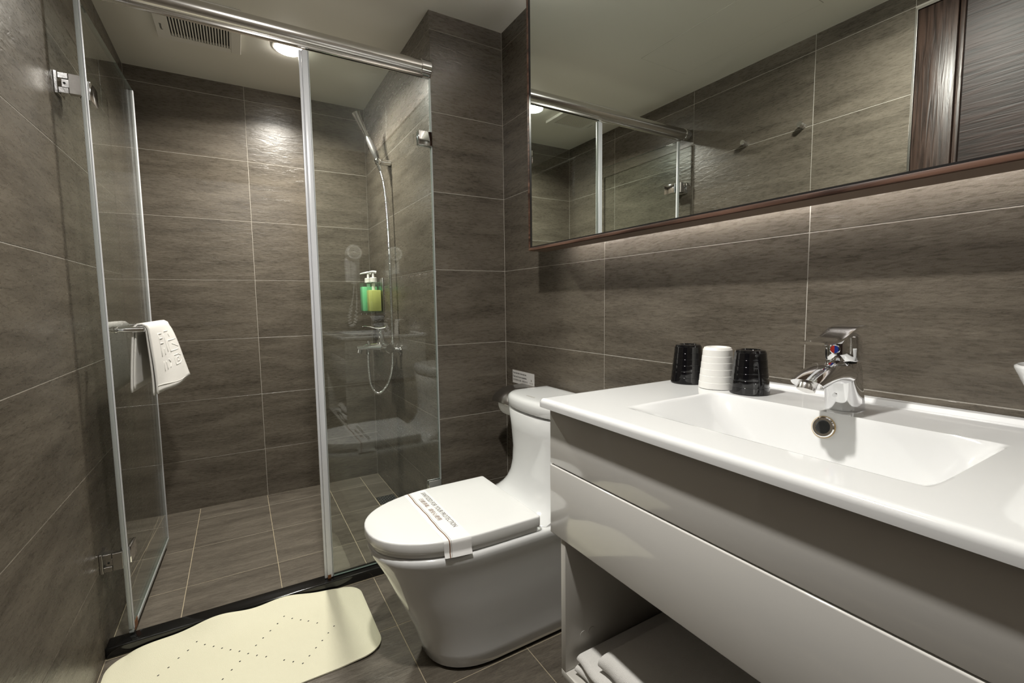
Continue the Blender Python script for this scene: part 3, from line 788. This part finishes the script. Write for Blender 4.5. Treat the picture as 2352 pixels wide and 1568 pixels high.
# paper strip around the closed lid
t = thing('sanitized_paper_band', (-0.54, TY, 0.42), 'white printed paper band wrapped around the closed toilet lid', 'paper band')
bx0, bx1 = -0.572, -0.500
def lid_w(x):
    f = (x - (-0.728 + 0.285)) / -0.285
    return 0.182 if f <= 0 else 0.182 * (1 - f ** 2.25) ** (1 / 2.25)
def band_pt(x, s):      # s runs from -1 (near bottom) over the top to +1 (far bottom)
    w_ = lid_w(x) + 0.0008; L1, L2 = 0.041, w_
    d = s * (L1 + L2)
    a = abs(d)
    r = 0.008
    if a < L2 - r: y, z = a, 0.42145
    elif a < L2 + r * 0.57:
        q = (a - (L2 - r)) / (r * 1.57) * math.pi / 2; y, z = L2 - r + r * math.sin(q), 0.42145 - r + r * math.cos(q)
    else: y, z = L2 + 0.0002 + 0.010 * max(0, (a - L2 - 0.03) / 0.02), 0.42145 - r - (a - L2 - r * 0.57)
    return Vector((x, TY + math.copysign(y, d), z))
V, F = [], []
ns, nx = 120, 10
for j in range(ns + 1):
    for i in range(nx + 1): V.append(band_pt(bx0 + (bx1 - bx0) * i / nx, -1 + 2 * j / ns))
for j in range(ns):
    for i in range(nx):
        a = j * (nx + 1) + i; F.append((a, a + nx + 1, a + nx + 2, a + 1))
o = put('paper', mesh('paper', V, F), M['paper'], t, True)
def stripe(name, x, wd, mat, up=0.0004):
    V, F = [], []
    for j in range(ns + 1):
        s = -1 + 2 * j / ns; wob = 0.0005 * math.sin(j * 0.35) + 0.0009 * math.sin(j * 0.13)
        for k in (0, 1):
            p = band_pt(x + wob + wd * k, s); q = Vector((0, p.y - TY, (p.z - 0.40)))
            nrm = Vector((0, 0, 1)) if abs(p.y - TY) < lid_w(x) - 0.006 else Vector((0, math.copysign(1, p.y - TY), 0.3))
            V.append(p + nrm.normalized() * up)
    for j in range(ns): F.append((2 * j, 2 * j + 2, 2 * j + 3, 2 * j + 1))
    put(name, mesh(name, V, F), mat, t)
stripe('brown_line', -0.560, 0.0028, M['ink_brown'])
stripe('thin_line', -0.5545, 0.0008, M['ink'])
text('printed_words', 'SANITIZED FOR YOUR PROTECTION', 0.0205, (-0.5215, -0.345, 0.4219), (0, -1, 0), (1, 0, 0), M['ink'], t, sx=0.78)
text('printed_characters', '已經消毒．請安心使用', 0.0150, (-0.5415, -0.385, 0.4219), (0, -1, 0), (1, 0, 0), M['ink_brown'], t, sx=1.12)

# toilet roll holder and sticker
t = thing('toilet_roll_holder', (-0.06, -0.20, 0.62), 'brushed steel hooded toilet roll holder between tank and corner', 'roll holder')
V, F = [], []
hy0, hy1 = -0.262, -0.135
prof = bez([(-0.0008, 0.692, 0), (-0.03, 0.6915, 0), (-0.075, 0.689, 0), (-0.112, 0.678, 0), (-0.136, 0.659, 0), (-0.143, 0.641, 0)], 5)
rg = []
for yy in (hy0, hy1):
    rg.append([Vector((p.x, yy, p.y)) for p in prof])
V = rg[0] + rg[1]; n = len(prof)
F = [(i, i + 1, n + i + 1, n + i) for i in range(n - 1)]
o = put('hood', mesh('hood', V, F), M['satin'], t, True); md = o.modifiers.new('thick', 'SOLIDIFY'); md.thickness = 0.0016; md.offset = -1
box('wall_plate', (-0.004, hy0, 0.60), (-0.0008, hy1, 0.6870), M['satin'], t, 0.001)
rod('spindle', (-0.072, hy0 + 0.006, 0.629), (-0.072, hy1 - 0.006, 0.629), 0.006, M['satin'], t, 14)
for yy in (hy0 + 0.004, hy1 - 0.004): box('side_arm', (-0.078, yy - 0.001, 0.623), (-0.0042, yy + 0.001, 0.635), M['satin'], t)
rl = turned('toilet_roll', (-0.072, hy0 + 0.012, 0.629), (0, 1, 0), [(0, 0.019), (0, 0.050), (0.001, 0.0515), (0.102, 0.0515), (0.103, 0.050), (0.103, 0.019), (0, 0.019)], M['paper'], None, 40, cap=False)
tag(rl, 'white toilet paper roll hanging under the steel hood', 'toilet paper')

t = box('notice_sticker', (-0.0012, -0.2225, 0.6875), (-0.0003, -0.0560, 0.7420), M['sticker'])
tag(t, 'small printed courtesy notice stuck to wall above toilet roll holder', 'sticker')
ex, ey = (0, -1, 0), (0, 0, 1)
text('notice_line', 'Throw the litter in the trash can,', 0.0098, (-0.0015, -0.0600, 0.7275), ex, ey, M['ink_black'], t, sx=0.80, thick=0.0002)
text('notice_line', 'Thank you for your cooperation.', 0.0098, (-0.0015, -0.0600, 0.7130), ex, ey, M['ink_black'], t, sx=0.82, thick=0.0002)
text('notice_characters', '請勿將雜物丟入馬桶，謝謝您的合作', 0.0090, (-0.0015, -0.0600, 0.6985), ex, ey, M['ink'], t, sx=0.80)
bm = bmesh.new()
bm_box(bm, (-0.0015, -0.205, 0.7085), (-0.0012, -0.198, 0.7165))
for k in range(4): bm_box(bm, (-0.0015, -0.1905 - 0.0066 * k - 0.003, 0.6980), (-0.0012, -0.1905 - 0.0066 * k, 0.7045))
put('notice_crest', from_bm('notice_crest', bm), M['ink_grey'], t)

# ------------------------------------------------------------------ vanity cabinet
CX0, CY0, CY1, CZ = -0.4975, -0.991, -1.722, 0.841
t = thing('vanity_cabinet', (-0.235, -1.357, 0.2875), 'white gloss wall-hung vanity cabinet with drawers and open towel shelf', 'vanity')
VY0_, VY1_ = -1.0065, -1.7085
bm = bmesh.new()
bm_box(bm, (-0.4635, VY0_ - 0.016, 0.574), (-0.001, VY0_, 0.8238)); bm_box(bm, (-0.4635, VY1_, 0.574), (-0.001, VY1_ + 0.016, 0.8238))
bm_box(bm, (-0.4635, VY1_ + 0.016, 0.574), (-0.001, VY0_ - 0.016, 0.590)); bm_box(bm, (-0.012, VY1_ + 0.016, 0.590), (-0.001, VY0_ - 0.016, 0.8238))
put('body', from_bm('body', bm), M['lacquer'], t)
box('drawer', (-0.480, VY1_, 0.7128), (-0.464, VY0_, 0.8238), M['lacquer'], t, 0.0016, 3)
box('drawer', (-0.4812, VY1_, 0.5716), (-0.464, VY0_, 0.7105), M['lacquer'], t, 0.0022, 3)
box('side_panel', (-0.478, -1.0515, 0.3025), (-0.001, -1.0375, 0.5735), M['melamine'], t, 0.001)
box('side_panel', (-0.478, -1.6900, 0.3025), (-0.001, -1.6760, 0.5735), M['melamine'], t, 0.001)
box('shelf', (-0.478, -1.6900, 0.2875), (-0.001, -1.0375, 0.3020), M['melamine'], t, 0.001)
for k in range(2): rod('screw_cap', (-0.434 + 0.022 * k, -1.0517, 0.364), (-0.434 + 0.022 * k, -1.0524, 0.364), 0.0085, M['melamine'], t, 20)

# ceramic basin top: heightfield with a rectangular bowl
BXb, BXf, BYl, BYr, BD = -0.170, -0.416, -1.145, -1.562, 0.118
def sstep(a): a = min(max(a, 0), 1); return math.sin(a * math.pi / 2)
def basin_z(x, y):
    fb = sstep((BXb - x) / 0.052); ff = sstep((x - BXf) / 0.125)
    fl_ = sstep((BYl - y) / 0.170); fr = sstep((y - BYr) / 0.095)
    h = BD * fb * ff * fl_ * fr
    lip = 0.0
    if x > -0.030: lip = 0.006 * min(1, (x + 0.030) / 0.010)
    return CZ - h + lip
def axis_pts(a, b, marks, base, fine):
    pts = []
    x = min(a, b); hi = max(a, b)
    while x < hi - 1e-6:
        pts.append(x)
        dmin = min(abs(x + 1e-6 - mk) for mk in marks)
        x += fine if dmin < 0.03 else base
    pts.append(hi); return pts
ct = thing('wash_basin', (-0.25, -1.357, 0.8205), 'white ceramic countertop with sunken rectangular wash basin', 'basin')
xs = axis_pts(CX0, -0.0008, [BXb, BXf, -0.025], 0.007, 0.0022)
ys = axis_pts(CY1, CY0, [BYl, BYr], 0.009, 0.003)
EB = 0.0075
def edge_drop(x, y):
    d = min(x - CX0, CY0 - y, y - CY1)
    return 0.0
nx_, ny_ = len(xs), len(ys)
V = [(x, y, basin_z(x, y)) for y in ys for x in xs]
F = [(j * nx_ + i, j * nx_ + i + 1, (j + 1) * nx_ + i + 1, (j + 1) * nx_ + i) for j in range(ny_ - 1) for i in range(nx_ - 1)]
loop = [(i, 0) for i in range(nx_)] + [(nx_ - 1, j) for j in range(1, ny_)] + [(i, ny_ - 1) for i in range(nx_ - 2, -1, -1)] + [(0, j) for j in range(ny_ - 2, 0, -1)]
prev = [j * nx_ + i for i, j in loop]
# the outer rows are pulled in a little so that the rim rounds over
rr_ = 0.009
for k in range(len(V)):
    x, y, z = V[k]
    if x < CX0 + 1e-6: x = CX0 + rr_
    if y > CY0 - 1e-6: y = CY0 - rr_
    if y < CY1 + 1e-6: y = CY1 + rr_
    V[k] = (x, y, z)
V = [list(v) for v in V]
for k, (x, y, z) in enumerate(V):
    if x < CX0 + rr_: V[k][0] = CX0 + rr_
    if y > CY0 - rr_: V[k][1] = CY0 - rr_
    if y < CY1 + rr_: V[k][1] = CY1 + rr_
cur = prev
for a in [i * math.pi / 2 / 5 for i in range(1, 6)] + [None]:
    nxt = []
    for (i, j), base_i in zip(loop, prev):
        bx_, by_, bz_ = V[base_i]
        ox = -1 if i == 0 else 0; oy = 1 if j == ny_ - 1 else (-1 if j == 0 else 0)
        L_ = math.hypot(ox, oy) or 1
        if a is not None: o_, dz = rr_ * math.sin(a), -rr_ * (1 - math.cos(a))
        else: o_, dz = rr_, -(bz_ - 0.8242)
        V.append([bx_ + ox / L_ * o_, by_ + oy / L_ * o_, bz_ + dz]); nxt.append(len(V) - 1)
    for k in range(len(loop)):
        q = (k + 1) % len(loop); F.append((cur[k], nxt[k], nxt[q], cur[q]))
    cur = nxt
bm = bmesh.new(); me = mesh('slab', V, F); bm.from_mesh(me); bpy.data.meshes.remove(me)
bmesh.ops.remove_doubles(bm, verts=bm.verts[:], dist=1e-5)
put('slab', from_bm('slab', bm), M['ceramic'], ct, True, 40)
# underside of the bowl hides inside the cabinet; overflow ring on the back slope
oz = 0.817; ox_ = None
for k in range(400):
    x = BXb - 0.09 * k / 400
    if basin_z(x, -1.352) < oz: ox_ = x; break
slope = (basin_z(ox_ - 0.004, -1.352) - basin_z(ox_ + 0.004, -1.352)) / -0.008
nv_ = Vector((-slope, 0, 1)).normalized()
oc = Vector((ox_, -1.352, oz)) + nv_ * 0.0006
turned('overflow_stain', oc - nv_ * 0.0015, nv_, [(0, 0.0180), (0.0021, 0.0180)], M['stain'], ct, 32)
ofr = turned('overflow_ring', oc - nv_ * 0.001, nv_, [(0, 0.0168), (0.0022, 0.0168), (0.0036, 0.0152), (0.0036, 0.0112), (0.0012, 0.0098)], M['chrome'], ct, 36)
turned('overflow_hole', oc + nv_ * 0.0003, nv_, [(0, 0.0102), (0.0004, 0.0102)], M['dark'], ofr, 32)
turned('drain_plug', (-0.30, -1.356, basin_z(-0.30, -1.356) + 0.0002), (0, 0, 1), [(0, 0.030), (0.003, 0.0295), (0.005, 0.024), (0.007, 0.010)], M['chrome'], ct, 30)

# ------------------------------------------------------------------ basin faucet
FY_ = -1.354
t = thing('basin_faucet', (-0.117, FY_, CZ), 'chrome single-lever basin faucet on white basin top', 'faucet')
ux, vy = Vector((1, 0, 0)), Vector((0, 1, 0))
def se_ring(c, u, v, a, b, n=28, p=2.6):
    P = []
    for i in range(n):
        an = 2 * math.pi * i / n; cc, ss = math.cos(an), math.sin(an)
        P.append(c + u * (a * math.copysign(abs(cc) ** (2 / p), cc)) + v * (b * math.copysign(abs(ss) ** (2 / p), ss)))
    return P
bs = [(-0.114, 0.8413, 0.0300, 0.0255), (-0.114, 0.843, 0.0305, 0.026), (-0.116, 0.855, 0.0300, 0.0252), (-0.120, 0.872, 0.0305, 0.0245), (-0.124, 0.890, 0.0310, 0.0240), (-0.126, 0.905, 0.0300, 0.0238), (-0.127, 0.916, 0.0275, 0.0232), (-0.127, 0.921, 0.0245, 0.0220)]
body = put('body', loft_me('body', [se_ring(Vector((x, FY_, z)), ux, vy, a, b) for x, z, a, b in bs]), M['chrome'], t, True, 60)
ss_ = [(-0.128, 0.899, 0.0235, 0.0210, 0), (-0.155, 0.9065, 0.0240, 0.0205, 10), (-0.180, 0.9075, 0.0245, 0.0190, 20), (-0.205, 0.9040, 0.0248, 0.0172, 32), (-0.226, 0.8985, 0.0245, 0.0160, 45), (-0.238, 0.8945, 0.0232, 0.0148, 54)]
rings = []
for x, z, a, b, tl in ss_:
    q = math.radians(tl)
    rings.append(se_ring(Vector((x, FY_, z)), vy, Vector((-math.sin(q), 0, math.cos(q))), a, b, 28, 2.4))
spt = put('spout', loft_me('spout', rings), M['chrome'], t, True, 60)
turned('aerator', (-0.2355, FY_, 0.8950), (-0.45, 0, -0.89), [(0, 0.0125), (0.002, 0.0130), (0.011, 0.0127), (0.0115, 0.0105)], M['rail'], spt, 24)
turned('neck', (-0.127, FY_, 0.919), (-0.05, 0, 1), [(0, 0.0185), (0.006, 0.0185)], M['dark'], t, 28)
cap = turned('handle_cap', (-0.1275, FY_, 0.9245), (-0.06, 0, 1), [(0, 0.0235), (0.002, 0.0258), (0.010, 0.0268), (0.028, 0.0262), (0.040, 0.0235), (0.046, 0.016), (0.0475, 0.004)], M['chrome'], t, 36)
lvp = bez([(-0.098, 0, 0.9795), (-0.112, 0, 0.9800), (-0.135, 0, 0.9765), (-0.160, 0, 0.9665), (-0.182, 0, 0.9600), (-0.205, 0, 0.9585), (-0.228, 0, 0.9575)], 5)
rings = []
for i, p in enumerate(lvp):
    f = i / (len(lvp) - 1)
    wd = 0.0225 - 0.004 * f; th_ = 0.0035 if f < 0.96 else 0.0022
    rings.append(se_ring(Vector((p.x, FY_, p.z)), vy, Vector((0.25, 0, 1)).normalized(), wd, th_, 24, 4.0))
put('lever', loft_me('lever', rings), M['chrome'], t, True, 45)
dcen = Vector((-0.1566, FY_, 0.9440))
for nm, mt_, s in (('hot_mark', M['red'], 1), ('cold_mark', M['blue'], -1)):
    V = [dcen + Vector((-0.0011, 0, 0))]
    for k in range(13):
        a = -math.pi / 2 + math.pi * k / 12
        V.append(dcen + Vector((-0.0011, s * 0.0062 * math.cos(a), 0.0064 * math.sin(a))))
    put(nm, mesh(nm, V, [(0, k, k + 1) for k in range(1, 13)]), mt_, cap)
turned('mark_ring', dcen + Vector((0.0012, 0, 0)), (-1, 0, 0), [(0, 0.0075), (0.0018, 0.0075), (0.0021, 0.0066)], M['chrome'], cap, 24)
rod('popup_hole', (-0.1435, FY_, 0.868), (-0.151, FY_, 0.8675), 0.0035, M['chrome'], body, 14)

# ------------------------------------------------------------------ tooth mugs standing upside down
def mug_me():
    H, r0, r1 = 0.0865, 0.0365, 0.0278
    prof = [(0, r0 - 0.0015), (0.001, r0)]
    nb = 6
    for k in range(nb):
        z0, z1 = H * 0.94 * k / nb, H * 0.94 * (k + 1) / nb
        ra, rb = r0 + (r1 - r0) * (z0 / H), r0 + (r1 - r0) * (z1 / H)
        prof += [(z0 + 0.0004, ra), (z1 - 0.0005, rb + 0.0006), (z1 - 0.0002, rb)]
    prof += [(H * 0.985, r1 - 0.0015), (H, r1 - 0.005), (H, r1 - 0.009), (H - 0.003, r1 - 0.0105), (H - 0.003, 0.0005)]
    u, v = Vector((1, 0, 0)), Vector((0, 1, 0))
    return loft_me('mug', [ring(Vector((0, 0, z)), u, v, r, n=40) for z, r in prof])
for (x, y, mt_, lab) in ((-0.122, -1.0405, 'cup_black', 'black ribbed tumbler upside down on basin top, nearest toilet'),
                         (-0.124, -1.1165, 'cup_white', 'white ribbed tumbler upside down between two black ones'),
                         (-0.122, -1.1885, 'cup_black', 'black ribbed tumbler upside down on basin top, nearest faucet')):
    o = put('tumbler', mug_me(), M[mt_], None, True, 24)
    o.location = (x, y, CZ + 0.0006)
    tag(o, lab, 'tumbler', 'tumblers upside down on the basin top')

# white bowl at the right edge of the picture
bp_ = [(0, 0.028), (0.003, 0.031), (0.02, 0.036), (0.05, 0.047), (0.085, 0.062), (0.094, 0.066), (0.097, 0.066), (0.0985, 0.0635), (0.096, 0.0605), (0.05, 0.041), (0.012, 0.030), (0.010, 0.002)]
o = turned('white_bowl', (-0.118, -1.6165, CZ + 0.0006), (0, 0, 1), bp_, M['ceramic'], None, 48, sharp=60)
tag(o, 'white flared bowl standing on basin top at right edge', 'bowl')

# ------------------------------------------------------------------ towels on the vanity shelf
def folded(name, x0, x1, y0, y1, z0, z1, layers, label, rnd, yaw=0.0, droop=0.0):
    t = thing(name, ((x0 + x1) / 2, (y0 + y1) / 2, z0), label, 'towel', 'folded towels on the vanity shelf')
    h = (z1 - z0) / layers
    cen = Vector(((x0 + x1) / 2, (y0 + y1) / 2, 0))
    mt_ = Matrix.Translation(cen) @ Matrix.Rotation(yaw, 4, 'Z') @ Matrix.Translation(-cen)
    for k in range(layers):
        za, zb_ = z0 + h * k + 0.0003, z0 + h * (k + 1)
        n = 14; rings = []
        for j in range(31):
            f = j / 30; y = y1 + (y0 - y1) * f
            e = 1 - max(0, abs(f - 0.5) - 0.47) / 0.03 * 0.25
            P = []
            zc, hh = (za + zb_) / 2, (zb_ - za) / 2 * e
            wob = 0.004 * math.sin(f * 9 + 2 * k) + 0.002 * math.sin(f * 31 + k)
            for i in range(n):          # rounded fold at the front (-x), square behind
                a = math.pi / 2 + math.pi * i / (n - 1)
                P.append(mt_ @ Vector((x0 + rnd * (1 + math.cos(a)) + wob, y, zc + hh * math.sin(a) - droop * f * (z1 - z0))))
            P.append(mt_ @ Vector((x1, y, zc - hh))); P.append(mt_ @ Vector((x1, y, zc + hh)))
            rings.append(P)
        put('fold', loft_me('fold', rings), M['terry'], t, True, 70)
    return t
folded('folded_towel', -0.466, -0.10, -1.46, -1.064, 0.3025, 0.3420, 2, 'white folded towel on vanity shelf, lower one of the stack', 0.012)
folded('folded_towel', -0.456, -0.10, -1.47, -1.120, 0.3424, 0.3760, 1, 'white folded towel on vanity shelf, lying on top of another', 0.020)

# ------------------------------------------------------------------ mirror in a wooden frame, lit from behind
MY0, MY1, MZ0, MZ1, MXf, MXb = -0.371, -1.74, 1.2025, 2.068, -0.117, -0.048
t = thing('framed_mirror', (-0.08, (MY0 + MY1) / 2, MZ0), 'wide wall mirror in thin dark wood frame above vanity', 'mirror')
bw = 0.012
box('frame_bottom', (MXf, MY1, MZ0), (MXb, MY0, MZ0 + bw * 0.75), M['frame'], t, 0.0008)
box('frame_top', (MXf, MY1, MZ1 - bw), (MXb, MY0, MZ1), M['frame'], t, 0.0008)
box('frame_side', (MXf, MY0 - bw * 0.8, MZ0 + bw * 0.76), (MXb, MY0, MZ1 - bw * 1.01), M['frame'], t, 0.0008)
box('frame_side', (MXf, MY1, MZ0 + bw * 0.76), (MXb, MY1 + bw, MZ1 - bw * 1.01), M['frame'], t, 0.0008)
bm = bmesh.new()
a0, a1, b0, b1 = MY1 + bw, MY0 - bw * 0.81, MZ0 + bw * 0.76, MZ1 - bw * 1.01
lw_ = 0.011
bm_box(bm, (MXf + 0.001, a1 - lw_, b0), (MXf + 0.010, a1, b1))
bm_box(bm, (MXf + 0.001, a0, b0), (MXf + 0.010, a1 - lw_, b0 + 0.0035))
put('inner_lip', from_bm('inner_lip', bm), M['black_lip'], t)
box('mirror_glass', (MXf + 0.0015, a0, b0 + 0.0036), (MXf + 0.0065, a1 - lw_ - 0.0001, b1), M['mirror'], t)
box('backing_board', (MXf + 0.0105, a0, b0), (MXb, a1 - 0.0001, b1), M['frame_under'], t)
box('underside_board', (MXf + 0.004, MY1 + 0.002, MZ0 - 0.0012), (MXb, MY0 - 0.002, MZ0 - 0.0001), M['frame_under'], t)
box('led_strip', (MXb + 0.0006, MY1 + 0.03, MZ0 + 0.030), (MXb + 0.010, MY0 - 0.10, MZ0 + 0.040), M['led'], t)
box('led_strip', (MXb - 0.020, MY1 + 0.03, MZ1 + 0.0003), (MXb - 0.010, MY0 - 0.012, MZ1 + 0.004), M['led_top'], t)
for yy in (-0.60, -1.05, -1.5): box('wall_bracket', (MXb + 0.0005, yy - 0.02, 1.5), (-0.0005, yy + 0.02, 1.8), M['dark'], t)

# robe hooks on the left wall (seen in the mirror)
for y, lab in ((-0.340, 'small chrome robe hook on left wall, the one nearer the shower'), (-0.600, 'small chrome robe hook on left wall, the one nearer the door')):
    t = thing('robe_hook', (XL, y, 1.765), lab, 'hook', 'robe hooks on the left wall')
    turned('post', (XL + 0.0005, y, 1.765), (1, 0, 0.12), [(0, 0.0115), (0.016, 0.0115), (0.0165, 0.009), (0.019, 0.009)], M['chrome'], t, 20)
    turned('knob', (XL + 0.0195, y, 1.7673), (1, 0, 0.12), [(0, 0.009), (0.0005, 0.0125), (0.014, 0.0125), (0.016, 0.011)], M['chrome'], t, 20)

# ------------------------------------------------------------------ hair dryer behind the camera (seen as reflection in the glass)
HX, HY = -0.262, YF + 0.001
t = thing('wall_hair_dryer', (HX, HY, 1.15), 'white wall-mounted hair dryer with coiled cord, reflected in glass', 'hair dryer')
box('wall_base', (HX - 0.05, HY, 1.18), (HX + 0.05, HY + 0.05, 1.36), M['cup_white'], t, 0.012, 3)
hd = turned('head', (HX, HY + 0.055, 1.385), (0, 1, 0.1), [(-0.03, 0.036), (0, 0.052), (0.05, 0.056), (0.07, 0.050), (0.072, 0.040)], M['cup_white'], t, 36)
for r_ in (0.014, 0.024, 0.034):
    turned('intake_ring', (HX, HY + 0.1275, 1.3922), (0, 1, 0.1), [(0, r_ + 0.002), (0.001, r_ + 0.002), (0.001, r_ - 0.002), (0, r_ - 0.002)], M['ink_grey'], hd, 30, cap=False)
put('handle', loft_me('handle', [se_ring(Vector((HX, HY + 0.085 - 0.1 * (1.34 - z), z)), ux, vy, a, b, 20) for z, a, b in ((1.345, 0.030, 0.026), (1.30, 0.025, 0.022), (1.25, 0.023, 0.021), (1.20, 0.024, 0.021), (1.17, 0.018, 0.016))]), M['cup_white'], t, True, 50)
cp = bez([(HX, HY + 0.07, 1.168), (HX - 0.01, HY + 0.075, 1.09), (HX - 0.03, HY + 0.08, 1.00), (HX - 0.045, HY + 0.085, 0.93), (HX - 0.035, HY + 0.085, 0.87), (HX - 0.005, HY + 0.085, 0.90), (HX + 0.01, HY + 0.07, 0.99), (HX + 0.02, HY + 0.05, 1.10), (HX + 0.02, HY + 0.03, 1.181)], 40)
pts = []
for i, p in enumerate(cp):
    a = i * 0.55; k = 0.011 * min(1, max(0, (i - 60) / 30)) * min(1, max(0, (250 - i) / 30))
    pts.append(p + Vector((math.cos(a) * k, math.sin(a) * k, 0)))
tube('coiled_cord', pts, 0.0035, M['cup_white'], t, 6)
